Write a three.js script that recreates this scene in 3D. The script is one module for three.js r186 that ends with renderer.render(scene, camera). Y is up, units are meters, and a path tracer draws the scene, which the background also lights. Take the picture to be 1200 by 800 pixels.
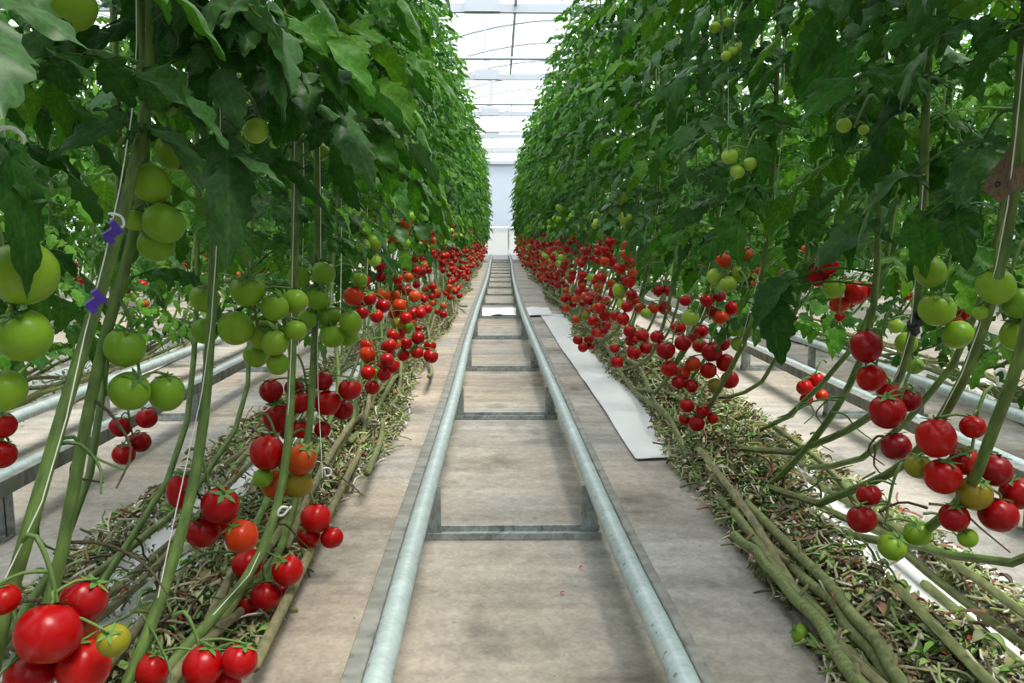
import * as THREE from 'three';
import { mergeGeometries } from 'three/addons/utils/BufferGeometryUtils.js';

// ---------------------------------------------------------------- camera, sky, light, exposure
const F = 950, CAM_Y = 0.768, VPX = 585, VPY = 272;          // focal length in pixels, eye height, where the rows run to
const scene = new THREE.Scene();
const camera = new THREE.PerspectiveCamera(2 * Math.atan(400 / F) * 180 / Math.PI, 1.5, 0.05, 120);
camera.rotation.order = 'YXZ';
camera.position.set(0, CAM_Y, 0);
camera.rotation.set(-Math.atan((400 - VPY) / F), Math.atan((VPX - 600) / Math.hypot(F, 400 - VPY)), 0);
camera.updateMatrixWorld(true);
scene.add(camera);
scene.background = new THREE.Color(0.94, 0.97, 1.0);         // bright overcast
scene.backgroundIntensity = 1.0;
const sun = new THREE.DirectionalLight(0xfff6e8, 2.0);       // the sun behind thin cloud: very soft
sun.position.set(2.5, 9, -4); sun.target.position.set(0, 0, -6);
sun.castShadow = true; sun.shadow.radius = 50; sun.shadow.mapSize.set(2048, 2048);
Object.assign(sun.shadow.camera, { left: -16, right: 16, top: 20, bottom: -20, near: 0.5, far: 40 });
scene.add(sun, sun.target);
const renderer = new THREE.WebGLRenderer({ antialias: true });
renderer.toneMapping = THREE.LinearToneMapping;
renderer.toneMappingExposure = 3.05;
renderer.shadowMap.enabled = true;

// ---------------------------------------------------------------- helpers
const V = (x, y, z) => new THREE.Vector3(x, y, z);
function rng(seed) { let a = seed >>> 0; return () => { a = (a + 0x6D2B79F5) | 0; let t = Math.imul(a ^ (a >>> 15), 1 | a); t = (t + Math.imul(t ^ (t >>> 7), 61 | t)) ^ t; return ((t ^ (t >>> 14)) >>> 0) / 4294967296; }; }
const ray = (px, py) => V((px - 600) / F, (400 - py) / F, -1).applyQuaternion(camera.quaternion);
const at = (px, py, depth) => { const d = ray(px, py); return camera.position.clone().addScaledVector(d, -depth / d.z); };    // depth along the aisle
const onLevel = (px, py, y = 0) => { const d = ray(px, py); return camera.position.clone().addScaledVector(d, (y - CAM_Y) / d.y); };
const used = {};
function numbered(n) { const k = used[n] = (used[n] ?? -1) + 1; return k ? n + '_' + String(k).padStart(3, '0') : n; }
function tag(o, label, category, group, kind) { o.userData.label = label; o.userData.category = category; if (group) o.userData.group = group; if (kind) o.userData.kind = kind; return o; }
function mesh(name, geo, mat, parent) { const m = new THREE.Mesh(geo, mat); m.name = name; m.castShadow = m.receiveShadow = true; parent.add(m); return m; }
function thing(name, label, category, pos, group) { const o = new THREE.Group(); o.name = numbered(name); if (pos) o.position.copy(pos); scene.add(o); return tag(o, label, category, group); }
function solo(name, geo, mat, label, category, group, kind) { const m = mesh(numbered(name), geo, mat, scene); return tag(m, label, category, group, kind); }
function structure(name, geo, mat, parent) { const m = mesh(parent ? name : numbered(name), geo, mat, parent ?? scene); if (!parent) m.userData.kind = 'structure'; return m; }
const box = (w, h, d, x = 0, y = 0, z = 0) => new THREE.BoxGeometry(w, h, d).translate(x, y, z);
const rub = (g) => { const p = g.attributes.position, uv = g.attributes.uv; for (let i = 0; i < p.count; i++) uv.setXY(i, (p.getX(i) + p.getZ(i) * 0.7) * 3, (p.getY(i) + p.getZ(i) * 0.5) * 3); return g; };
class Builder {
  constructor() { this.p = []; this.uv = []; this.c = []; this.i = []; }
  grid(f, nu, nv, col) {
    const o = this.p.length / 3;
    for (let j = 0; j <= nv; j++) for (let i = 0; i <= nu; i++) { const q = f(i / nu, j / nv, i, j); this.p.push(q.x, q.y, q.z); this.uv.push(i / nu, j / nv); this.c.push(col[0], col[1], col[2]); }
    for (let j = 0; j < nv; j++) for (let i = 0; i < nu; i++) { const a = o + j * (nu + 1) + i, b = a + 1, c = a + nu + 1, d = c + 1; this.i.push(a, c, b, b, c, d); }
    return this;
  }
  tube(pts, r0, r1, sides, col, n) {      // a tapered tube through pts
    const cv = new THREE.CatmullRomCurve3(pts), N = n ?? pts.length * 3, fr = cv.computeFrenetFrames(N, false), o = this.p.length / 3, q = V();
    for (let j = 0; j <= N; j++) {
      cv.getPointAt(j / N, q); const r = r0 + (r1 - r0) * j / N;
      for (let i = 0; i <= sides; i++) { const a = i / sides * Math.PI * 2, c = Math.cos(a) * r, s = Math.sin(a) * r, B = fr.binormals[j], M = fr.normals[j];
        this.p.push(q.x + M.x * c + B.x * s, q.y + M.y * c + B.y * s, q.z + M.z * c + B.z * s); this.uv.push(i / sides, j / N * 4); this.c.push(col[0], col[1], col[2]); }
    }
    for (let j = 0; j < N; j++) for (let i = 0; i < sides; i++) { const a = o + j * (sides + 1) + i, b = a + 1, c = a + sides + 1, d = c + 1; this.i.push(a, b, c, b, d, c); }
    for (const j of [0, N]) { const k = this.p.length / 3; cv.getPointAt(j / N, q); this.p.push(q.x, q.y, q.z); this.uv.push(0.5, j / N * 4); this.c.push(col[0], col[1], col[2]); for (let i = 0; i < sides; i++) { const a = o + j * (sides + 1) + i; if (j) this.i.push(k, a, a + 1); else this.i.push(k, a + 1, a); } }
    return this;
  }
  build() {
    const g = new THREE.BufferGeometry();
    g.setAttribute('position', new THREE.Float32BufferAttribute(this.p, 3)); g.setAttribute('uv', new THREE.Float32BufferAttribute(this.uv, 2)); g.setAttribute('color', new THREE.Float32BufferAttribute(this.c, 3));
    g.setIndex(this.i); g.computeVertexNormals(); return g;
  }
}
const W1 = [1, 1, 1];
const tube = (pts, r0, r1 = r0, sides = 6, n) => new Builder().tube(pts, r0, r1, sides, W1, n).build();

// ---------------------------------------------------------------- textures
function noiseMaker(seed, P, Q = P) {        // tileable value noise, periods P and Q
  const r = rng(seed), t = Float32Array.from({ length: P * Q }, r);
  return (x, y) => { const xi = Math.floor(x), yi = Math.floor(y), fx = x - xi, fy = y - yi, u = fx * fx * (3 - 2 * fx), v = fy * fy * (3 - 2 * fy), g = (a, b) => t[((b % Q + Q) % Q) * P + ((a % P + P) % P)];
    return (g(xi, yi) * (1 - u) + g(xi + 1, yi) * u) * (1 - v) + (g(xi, yi + 1) * (1 - u) + g(xi + 1, yi + 1) * u) * v; };
}
function texture(S, f, srgb = true) {
  const d = new Uint8Array(S * S * 4);
  for (let y = 0; y < S; y++) for (let x = 0; x < S; x++) { const c = f(x / S, y / S), k = (y * S + x) * 4; for (let i = 0; i < 3; i++) d[k + i] = Math.max(0, Math.min(255, Math.round(c[i] * 255))); d[k + 3] = 255; }
  const t = new THREE.DataTexture(d, S, S); t.wrapS = t.wrapT = THREE.RepeatWrapping; t.magFilter = THREE.LinearFilter; t.minFilter = THREE.LinearMipmapLinearFilter; t.generateMipmaps = true;
  if (srgb) t.colorSpace = THREE.SRGBColorSpace; t.needsUpdate = true; return t;
}
const n8 = noiseMaker(1, 8), n16 = noiseMaker(2, 16), n32 = noiseMaker(3, 32), n64 = noiseMaker(4, 64), n128 = noiseMaker(5, 128), n256 = noiseMaker(6, 256);
const streakA = noiseMaker(11, 8, 64), streakB = noiseMaker(12, 16, 128), metalA = noiseMaker(13, 16, 8), metalB = noiseMaker(14, 64, 32), paintA = noiseMaker(15, 16, 4), paintB = noiseMaker(16, 64, 16), paintC = noiseMaker(17, 32, 8);
const concreteMap = texture(2048, (u, v) => {
  const big = n8(u * 8, v * 8) * 0.5 + n16(u * 16, v * 16) * 0.3 + n32(u * 32, v * 32) * 0.2;
  const streak = streakA(u * 8, v * 64) * 0.6 + streakB(u * 16, v * 128) * 0.4;
  const fine = n256(u * 512, v * 512) * 0.6 + n256(u * 256, v * 256) * 0.4, grit = n128(u * 128 + 5, v * 128);
  let l = 0.585 + (big - 0.5) * 0.20 + (streak - 0.5) * 0.13 + (fine - 0.5) * 0.11 + (grit - 0.5) * 0.05;
  const stain = Math.max(0, n16(u * 16 + 3, v * 16 + 7) * 0.6 + n64(u * 64, v * 64) * 0.4 - 0.62) * 1.3;
  const speck = n256(u * 256 + 9, v * 256 + 31) > 0.965 && grit > 0.6 ? 0.2 : 0;
  l -= stain * 0.28 + speck;
  const warm = (n8(u * 8 + 4, v * 8 + 2) - 0.5) * 0.07;
  return [l * (1.045 + warm), l * 1.0, l * (0.935 - warm)];
});
const concreteBump = texture(512, (u, v) => { const l = streakA(u * 8, v * 64) * 0.5 + n256(u * 256, v * 256) * 0.3 + n32(u * 32, v * 32) * 0.2; return [l, l, l]; }, false);
const leafMap = texture(128, (u, v) => {       // u across the leaflet, v along it: lamina with paler veins
  const s = Math.abs(u - 0.5) * 2, mid = Math.exp(-((u - 0.5) * (u - 0.5)) / 0.0016);
  const k = (v * 7 - s * 1.3) % 1, kk = Math.abs((k + 1) % 1 - 0.5) * 2, vein = kk > 0.86 ? (kk - 0.86) * 3.5 : 0;
  const b = 0.80 + (n32(u * 16, v * 32) - 0.5) * 0.22 + (n64(u * 64, v * 64) - 0.5) * 0.10, q = Math.max(mid * 0.9, vein * 0.6);
  return [b * (0.96 + 0.25 * q), b * (1 + 0.18 * q), b * (0.92 + 0.25 * q)];
});
const steelMap = texture(256, (u, v) => { const l = 0.8 + (metalA(u * 16, v * 8) - 0.5) * 0.16 + (metalB(u * 64, v * 32) - 0.5) * 0.16 - (n32(u * 32, v * 16) > 0.78 ? 0.10 : 0); return [l * 0.99, l, l * 1.0]; });
const paintMap = texture(256, (u, v) => { const l = 0.88 + (paintA(u * 16, v * 4) - 0.5) * 0.10 + (paintB(u * 64, v * 16) - 0.5) * 0.08, chip = paintC(u * 32, v * 8) * 0.6 + paintB(u * 64 + 7, v * 16) * 0.4 > 0.80 ? 0.3 : 0; return [l * (0.97 - chip * 0.8), l * (1 - chip), l * (1 - chip)]; });
const stemMap = texture(128, (u, v) => { const l = 0.82 + (n32(u * 8, v * 32) - 0.5) * 0.3 + (n64(u * 64, v * 64) - 0.5) * 0.14; return [l, l, l * 0.95]; });

// ---------------------------------------------------------------- materials
const C = (r, g, b) => new THREE.Color().setRGB(r, g, b);
const std = (o) => new THREE.MeshStandardMaterial(o), phy = (o) => new THREE.MeshPhysicalMaterial(o);
const M = {
  concrete: std({ map: concreteMap, bumpMap: concreteBump, bumpScale: 0.0012, roughness: 0.85 }),
  header: std({ map: concreteMap, color: C(0.55, 0.56, 0.58), roughness: 0.85 }),
  steel: std({ map: steelMap, color: C(0.54, 0.60, 0.59), metalness: 0.3, roughness: 0.45 }),
  paint: std({ map: paintMap, color: C(0.55, 0.62, 0.62), metalness: 0.05, roughness: 0.42 }),
  bareSteel: std({ map: steelMap, color: C(0.34, 0.335, 0.30), metalness: 0.1, roughness: 0.75, side: THREE.DoubleSide }),
  steelDull: std({ map: steelMap, color: C(0.54, 0.59, 0.58), metalness: 0.25, roughness: 0.5 }),
  frame: std({ color: C(0.44, 0.47, 0.52), metalness: 0.4, roughness: 0.5 }),
  film: phy({ color: C(0.95, 0.97, 0.99), transmission: 1, thickness: 0, roughness: 0.12, ior: 1.35, side: THREE.DoubleSide }),
  wallSheet: phy({ color: C(0.56, 0.61, 0.66), transmission: 0.45, thickness: 0, roughness: 0.95, side: THREE.DoubleSide }),
  wallLow: phy({ color: C(0.68, 0.69, 0.67), transmission: 0.4, thickness: 0, roughness: 0.95, side: THREE.DoubleSide }),
  plastic: phy({ color: C(0.86, 0.87, 0.89), roughness: 0.35, clearcoat: 0.25, clearcoatRoughness: 0.3, side: THREE.DoubleSide }),
  string: std({ color: C(0.72, 0.72, 0.68), roughness: 0.7 }),
  clipWhite: std({ color: C(0.8, 0.82, 0.82), roughness: 0.4 }),
  clipPurple: std({ color: C(0.07, 0.02, 0.36), roughness: 0.4 }),
  clipBlack: std({ color: C(0.012, 0.013, 0.014), roughness: 0.5 }),
  card: std({ map: concreteMap, color: C(0.50, 0.36, 0.25), roughness: 0.9, side: THREE.DoubleSide }),
  stem: std({ map: stemMap, color: C(0.15, 0.25, 0.055), roughness: 0.65 }),
  stemDark: std({ map: stemMap, color: C(0.09, 0.19, 0.045), roughness: 0.6 }),
  oldStem: std({ map: stemMap, color: C(0.22, 0.255, 0.10), roughness: 0.75 }),
  oldStem2: std({ map: stemMap, color: C(0.29, 0.27, 0.15), roughness: 0.8 }),
  oldGreen: std({ map: stemMap, color: C(0.22, 0.28, 0.10), roughness: 0.7 }),
  dry: std({ map: stemMap, color: C(0.11, 0.085, 0.05), roughness: 0.85 }),
  stalk: std({ color: C(0.11, 0.19, 0.045), roughness: 0.65 }),
  calyx: std({ color: C(0.09, 0.20, 0.035), roughness: 0.7, side: THREE.DoubleSide }),
  litter: std({ color: C(1, 1, 1), roughness: 0.85, side: THREE.DoubleSide }),
};
const fruit = (r, g, b, rough = 0.26) => phy({ color: C(r, g, b), roughness: rough, clearcoat: 0.14, clearcoatRoughness: 0.25, specularIntensity: 0.35 });
const FRUIT = { R: [fruit(0.34, 0.0025, 0.0035), fruit(0.28, 0.002, 0.004), fruit(0.38, 0.004, 0.003)], D: [fruit(0.20, 0.003, 0.006)], O: [fruit(0.48, 0.035, 0.005), fruit(0.44, 0.06, 0.007)], Y: [fruit(0.21, 0.20, 0.014), fruit(0.25, 0.18, 0.015)],
  G: [fruit(0.175, 0.32, 0.018, 0.34), fruit(0.15, 0.29, 0.018, 0.34), fruit(0.20, 0.34, 0.022, 0.34)], K: [fruit(0.30, 0.45, 0.05, 0.36), fruit(0.27, 0.41, 0.045, 0.36)] };
const leafMat = (r, g, b, t = 0.45, coat = 0.16) => phy({ map: leafMap, color: C(r, g, b), roughness: 0.88, transmission: t, thickness: 0, specularIntensity: 0.3, clearcoat: coat, clearcoatRoughness: 0.33, vertexColors: true, side: THREE.DoubleSide });
const LEAF = [leafMat(0.052, 0.215, 0.010), leafMat(0.075, 0.265, 0.012), leafMat(0.040, 0.165, 0.016), leafMat(0.058, 0.165, 0.04, 0.3, 0.3), leafMat(0.12, 0.33, 0.014, 0.45)];
const LEAF_ANY = leafMat(1, 1, 1);

// ---------------------------------------------------------------- the setting
const LEFT_WALL = -12.6, RIGHT_WALL = 15.0, END = -24.3, FRONT = 6, EAVE = 2.78;
function metres(g, per = 3) { const p = g.attributes.position, uv = g.attributes.uv; for (let i = 0; i < p.count; i++) uv.setXY(i, p.getX(i) / per, p.getZ(i) / per); return g; }
structure('floor', metres(box(RIGHT_WALL - LEFT_WALL, 0.12, FRONT + 20.6, (RIGHT_WALL + LEFT_WALL) / 2, -0.06, (FRONT - 20.6) / 2)), M.concrete);
structure('floor', metres(box(RIGHT_WALL - LEFT_WALL, 0.12, -20.6 - END, (RIGHT_WALL + LEFT_WALL) / 2, -0.055, (END - 20.6) / 2)), M.header);
{ // end wall: white lower sheets, mid rail, translucent upper sheets, head beam
  const w = structure('wall_end', box(RIGHT_WALL - LEFT_WALL, 0.10, 0.12, (RIGHT_WALL + LEFT_WALL) / 2, 0.05, END - 0.02), M.frame);
  for (let k = 0; k < 12; k++) {
    const x = LEFT_WALL + 2.3 * (k + 0.5);
    mesh('lower_panel', box(2.28, 0.80, 0.03, x, 0.44, END), M.wallLow, w);
    mesh('upper_panel', box(2.28, EAVE - 0.94, 0.03, x, (EAVE + 0.90) / 2, END), M.wallSheet, w);
    mesh('wall_post', box(0.05, EAVE, 0.07, x - 1.15, EAVE / 2, END - 0.04), M.frame, w);
  }
  mesh('mid_rail', box(RIGHT_WALL - LEFT_WALL, 0.05, 0.07, (RIGHT_WALL + LEFT_WALL) / 2, 0.87, END), M.frame, w);
  mesh('head_beam', box(RIGHT_WALL - LEFT_WALL, 0.14, 0.14, (RIGHT_WALL + LEFT_WALL) / 2, EAVE, END), M.frame, w);
}
for (const [name, x] of [['wall_left', LEFT_WALL], ['wall_right', RIGHT_WALL]]) {
  const w = structure(name, box(0.14, 0.3, FRONT - END, x, 0.15, (FRONT + END) / 2), M.frame);
  for (let k = 0; k < 9; k++) { const z = FRONT - 1.8 - k * 3.3;
    mesh('wall_panel', box(0.02, EAVE - 0.3, 3.2, x, EAVE / 2 + 0.15, z), M.wallSheet, w); mesh('wall_post', box(0.08, EAVE, 0.08, x, EAVE / 2, z - 1.65), M.frame, w); }
}
{ const w = structure('wall_front', box(RIGHT_WALL - LEFT_WALL, 0.3, 0.14, (RIGHT_WALL + LEFT_WALL) / 2, 0.15, FRONT), M.frame);
  for (let k = 0; k < 12; k++) { const x = LEFT_WALL + 2.3 * (k + 0.5); mesh('wall_panel', box(2.25, EAVE - 0.3, 0.02, x, EAVE / 2 + 0.15, FRONT), M.wallSheet, w); mesh('wall_post', box(0.06, EAVE, 0.08, x - 1.15, EAVE / 2, FRONT), M.frame, w); } }
const SPAN = 9.2, SPANS = [-8, 1.2, 10.4], TRUSS_Z = [5.5, 2.2, -1.1, -4.4, -7.7, -11.0, -14.3, -17.6, -20.9, -24.2];
const archY = (u) => EAVE + 1.55 * Math.sin(Math.PI * (0.5 + u / 2)) ** 0.9;      // u from -1 to 1 across a span
{ const roof = structure('ceiling', mergeGeometries(SPANS.map((c) => box(0.22, 0.10, FRONT - END, c - SPAN / 2, EAVE + 0.06, (FRONT + END) / 2))), M.frame);
  for (const c of SPANS) {
    for (let k = 0; k < TRUSS_Z.length - 1; k++) for (let h = 0; h < 2; h++) {
      const z0 = TRUSS_Z[k] - h * 1.65 - 0.02, z1 = z0 - 1.61;
      const g = new Builder().grid((a, b) => { const u = a * 2 - 1; return V(c + u * SPAN / 2, archY(u) + 0.05, z0 + (z1 - z0) * b); }, 20, 1, W1).build();
      mesh('roof_film', g, M.film, roof);
    }
    for (let z = 5.5; z > -24.3; z -= 1.65) { const pts = []; for (let i = 0; i <= 16; i++) { const u = i / 8 - 1; pts.push(V(c + u * SPAN / 2, archY(u), z)); } mesh('hoop', tube(pts, 0.02, 0.02, 6, 32), M.frame, roof); }
    for (const z of TRUSS_Z) mesh('truss_chord', box(SPAN, 0.075, 0.05, c, EAVE + 0.0, z), M.frame, roof);
    for (const z of TRUSS_Z) for (const u of [-0.6, -0.3, 0, 0.3, 0.6]) mesh('truss_strut', new THREE.CylinderGeometry(0.014, 0.014, archY(u) - EAVE, 6).translate(c + u * SPAN / 2, (archY(u) + EAVE) / 2, z), M.frame, roof);
    mesh('ridge_pipe', tube([V(c, archY(0) - 0.04, 5.5), V(c, archY(0) - 0.04, -10), V(c, archY(0) - 0.04, -24.2)], 0.022, 0.022, 6, 6), M.frame, roof);
  }
  for (const z of [-6.1, -9.35, -12.6, -16, -19.2]) mesh('cross_pipe', tube([V(-3.4, EAVE - 0.1, z), V(1.2, EAVE - 0.1, z), V(5.8, EAVE - 0.1, z)], 0.02, 0.02, 6, 6), M.frame, roof);
  for (const z of [-7.7, -11, -14.3, -17.6]) mesh('truss_bracket', box(0.32, 0.13, 0.09, -0.15, EAVE + 0.03, z), M.frame, roof);
  mesh('service_pipe', tube([V(0.155, EAVE + 0.03, 5), V(0.155, EAVE + 0.03, -4), V(0.15, EAVE + 0.03, -10.9)], 0.016, 0.016, 6, 8), M.frame, roof);
  for (const [x, z] of [[-0.12, -13.2], [0.26, -17.0]]) mesh('hanger_rod', new THREE.CylinderGeometry(0.015, 0.015, 0.6, 6).translate(x, EAVE + 0.28, z), M.frame, roof);
}

// ---------------------------------------------------------------- rail tracks
const RAIL_Y = 0.15;
function track(name, label, leftPts, rightPts, ties, upturn) {
  const o = thing(name, label, 'rail track');
  const L = new THREE.CatmullRomCurve3(leftPts), R = new THREE.CatmullRomCurve3(rightPts);
  const xAt = (cv, z) => { let lo = 0, hi = 1; for (let k = 0; k < 30; k++) { const m = (lo + hi) / 2; if (cv.getPoint(m).z > z) lo = m; else hi = m; } return cv.getPoint(lo).x; };
  for (const [cv, s] of [[L, -1], [R, 1]]) {
    const g = new THREE.TubeGeometry(cv, 90, 0.0205, 16), uv = g.attributes.uv; for (let i = 0; i < uv.count; i++) uv.setX(i, uv.getX(i) * 70);
    mesh('rail_pipe', g, M.paint, o);
    const w = s < 0 ? 0.026 : 0.017, c = [[0.019, -0.028], [0.019, 0.009], [0.022, 0.013], [0.020 + w, 0.013], [0.022 + w, 0.010], [0.022 + w, -0.028]], q = V();   // weathered steel strip along the outer side
    const b = new Builder().grid((u, v) => { cv.getPointAt(v, q); const k = c[Math.round(u * 5)]; return V(q.x + s * k[0], q.y + k[1], q.z); }, 5, 120, W1), f = b.build(), fu = f.attributes.uv; for (let i = 0; i < fu.count; i++) fu.setXY(i, fu.getX(i) * 0.1, fu.getY(i) * 60);
    mesh('rail_strip', f, M.bareSteel, o);
  }
  if (upturn) { const e = rightPts[rightPts.length - 1]; mesh('pipe_riser', tube([e.clone(), V(e.x, e.y + 0.02, e.z - 0.12), V(e.x, e.y + 0.12, e.z - 0.2), V(e.x, e.y + 0.75, e.z - 0.2)], 0.0265, 0.0265, 10, 16), M.steelDull, o); }
  for (const z of ties) {
    const a = xAt(L, z), b = xAt(R, z);
    mesh('cross_tie', rub(mergeGeometries([box(b - a + 0.05, 0.006, 0.05, (a + b) / 2, 0.004, z), box(b - a + 0.05, 0.018, 0.005, (a + b) / 2, 0.013, z - 0.022), box(b - a + 0.05, 0.014, 0.005, (a + b) / 2, 0.011, z + 0.022)])), M.steelDull, o);
    for (const [x, s] of [[a, 1], [b, -1]]) mesh('support_post', rub(mergeGeometries([box(0.042, RAIL_Y - 0.02, 0.006, x + s * 0.004, (RAIL_Y - 0.02) / 2 + 0.004, z), box(0.006, RAIL_Y - 0.02, 0.04, x - s * 0.014, (RAIL_Y - 0.02) / 2 + 0.004, z - 0.018)])), M.steelDull, o);
  }
}
const railPx = (list) => list.map(([x, y]) => onLevel(x, y, RAIL_Y));
const tieZ = [1.98, 3.30, 4.48, 5.84, 7.25, 8.6, 9.9, 11.2, 12.5, 13.8, 15.1, 16.4, 17.7, 19, 20.3, 21.6, 22.9];
{
  const l = railPx([[442, 800], [483, 640], [533, 462], [548, 400], [559, 362], [571, 325]]), r = railPx([[803, 800], [727, 640], [651, 460], [626, 400], [611, 362], [601.5, 325]]);
  l.unshift(V(l[0].x - 0.012, RAIL_Y, 0.2), V(l[0].x - 0.003, RAIL_Y, -0.6)); r.unshift(V(r[0].x + 0.02, RAIL_Y, 0.2), V(r[0].x + 0.008, RAIL_Y, -0.6));
  l.push(V(-0.19, RAIL_Y, -18), V(-0.2, RAIL_Y, -23.6)); r.push(V(0.26, RAIL_Y, -18), V(0.27, RAIL_Y, -23.4));
  l.unshift(V(l[0].x, RAIL_Y, 3)); r.unshift(V(r[0].x, RAIL_Y, 3));
  track('rail_track', 'galvanised pipe rail track on ties down the middle aisle', l, r, [-0.66, 0.66, ...tieZ].map((z) => -z), true);
  const straight = (x) => [V(x, RAIL_Y, 3), V(x, RAIL_Y, -6), V(x, RAIL_Y, -15), V(x, RAIL_Y, -23.6)];
  track('rail_track', 'galvanised pipe rail track glimpsed behind the row facing the white sheet', straight(-1.63), straight(-1.26), [-0.66, 0.66, ...tieZ].map((z) => -z));
  track('rail_track', 'pale pipe rail track glimpsed behind the row along the white sheet', straight(1.385), straight(1.76), [-0.66, 0.66, ...tieZ].map((z) => -z));
}

// ---------------------------------------------------------------- tomato leaves
function leaflet(b, r, fine, org, dir, L, wide, face) {      // one lobed leaflet from org along dir; face: roughly where its upper side looks
  const X = dir.clone().normalize(), up = face ?? V((r() - 0.5) * 0.5, 1, (r() - 0.5) * 0.5), Z = V().crossVectors(X, up).normalize(), Y = V().crossVectors(Z, X).normalize();
  const roll = (r() - 0.5) * (face ? 0.2 : 1.0), c = Math.cos(roll), s = Math.sin(roll), Y2 = Y.clone().multiplyScalar(c).addScaledVector(Z, s), Z2 = Z.clone().multiplyScalar(c).addScaledVector(Y, -s);
  const droop = 0.15 + r() * 0.5, fold = 0.15 + r() * 0.5, wav = r() * 6, twist = (r() - 0.5) * 0.8, nu = fine ? 4 : 2, nv = fine ? 13 : 8, k0 = 0.85 + r() * 0.3, tone = 0.86 + r() * 0.28;
  b.grid((u, v, i, j) => {
    const t = v, s2 = u * 2 - 1, as = Math.abs(s2);
    let w = Math.pow(Math.sin(Math.PI * Math.pow(Math.min(1, t * 0.985 + 0.01), 0.62)), 0.85) * wide * k0;
    const lobe = fine ? Math.abs(((t * 4.6) % 1) - 0.35) : (j % 2 ? 0 : 0.45);
    w *= 1.22 - 0.95 * lobe * (1 - t * 0.55);
    const x = t * L + as * w * 0.16 - (fine ? lobe * as * 0.01 : 0), z = s2 * w * (1 - 0.18 * fold);
    const y = -droop * L * t * t * 0.75 + as * w * fold * (1 - t * 0.4) - as * as * w * (0.35 + 0.3 * Math.sin(wav)) + Math.sin(t * 13 + wav + s2 * 2) * as * 0.004 + twist * z * t * 0.7;
    return org.clone().addScaledVector(X, x).addScaledVector(Y2, y).addScaledVector(Z2, z);
  }, nu, nv, [tone, tone, tone * 0.95]);
}
function leafGeometry(seed, fine, tired = 0) {
  const r = rng(seed), b = new Builder(), len = 0.27 + r() * 0.07, N = 12;
  let ang = 0.25 + r() * 0.45, p = V(0, 0, 0); const end = -0.25 - r() * 0.8 - tired, pts = [p.clone()], tans = [];
  const a0 = ang; for (let k = 0; k < N; k++) { const t = k / N; ang = a0 + (end - a0) * Math.pow(t, 1.3); const side = Math.sin(t * 5 + seed) * 0.12; const d = V(Math.cos(ang), Math.sin(ang), side).normalize(); tans.push(d); p = p.clone().addScaledVector(d, len / N); pts.push(p); }
  tans.push(tans[N - 1]);
  b.tube(pts.filter((_, k) => k % 3 === 0), 0.0034, 0.0013, fine ? 5 : 3, [1.7, 1.5, 1.4], fine ? 10 : 5);
  for (const [s, L] of [[0.22, 0.05], [0.40, 0.075], [0.60, 0.088], [0.82, 0.085]]) for (const sgn of [-1, 1]) {
    const k = Math.min(N, Math.round((s + (r() - 0.5) * 0.07) * N)), T = tans[k], B = V(0, 0, 1), d = T.clone().multiplyScalar(0.55).addScaledVector(B, sgn * (0.75 + r() * 0.2)).add(V(0, -0.12 - r() * 0.42, 0));
    leaflet(b, r, fine, pts[k], d, L * (0.75 + r() * 0.5), L * 0.30);
  }
  leaflet(b, r, fine, pts[N], tans[N].clone().add(V(0.1, -0.05, 0)), 0.10 + r() * 0.025, 0.034);
  return b.build();
}
const LEAF_LOW = Array.from({ length: 8 }, (_, k) => leafGeometry(100 + k * 7, false, (k % 3) * 0.15)), LEAF_FINE = Array.from({ length: 8 }, (_, k) => leafGeometry(100 + k * 7, true, (k % 3) * 0.15));
const LEAF_TONES = [[0.055, 0.22, 0.010], [0.085, 0.28, 0.012], [0.042, 0.175, 0.016], [0.060, 0.18, 0.035], [0.145, 0.36, 0.018], [0.11, 0.32, 0.012]];

// ---------------------------------------------------------------- tomatoes
function tomatoGeometry(seg, ring, seed) {
  const g = new THREE.SphereGeometry(1, seg, ring), p = g.attributes.position, lob = 5, ph = seed * 1.7, am = 0.012 + 0.012 * (seed % 3);
  for (let i = 0; i < p.count; i++) { let x = p.getX(i), y = p.getY(i), z = p.getZ(i); const a = Math.atan2(z, x), rad = Math.hypot(x, z), top = Math.max(0, y); const k = 1 + am * Math.cos(lob * a + ph) * top * 2; x *= k; z *= k; y *= 0.94; if (y > 0) y -= 0.20 * Math.exp(-rad * rad / 0.06); else y += 0.05 * Math.exp(-rad * rad / 0.05); p.setXYZ(i, x, y, z); }
  g.computeVertexNormals();
  const n = g.attributes.normal; for (let j = 0; j <= ring; j++) { const a = j * (seg + 1), b = a + seg; const m = V(n.getX(a) + n.getX(b), n.getY(a) + n.getY(b), n.getZ(a) + n.getZ(b)).normalize(); n.setXYZ(a, m.x, m.y, m.z); n.setXYZ(b, m.x, m.y, m.z); }
  return g;
}
const TOM_FINE = [0, 1, 2].map((k) => tomatoGeometry(26, 18, k)), TOM_LOW = [0, 1, 2].map((k) => tomatoGeometry(12, 8, k));
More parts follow.
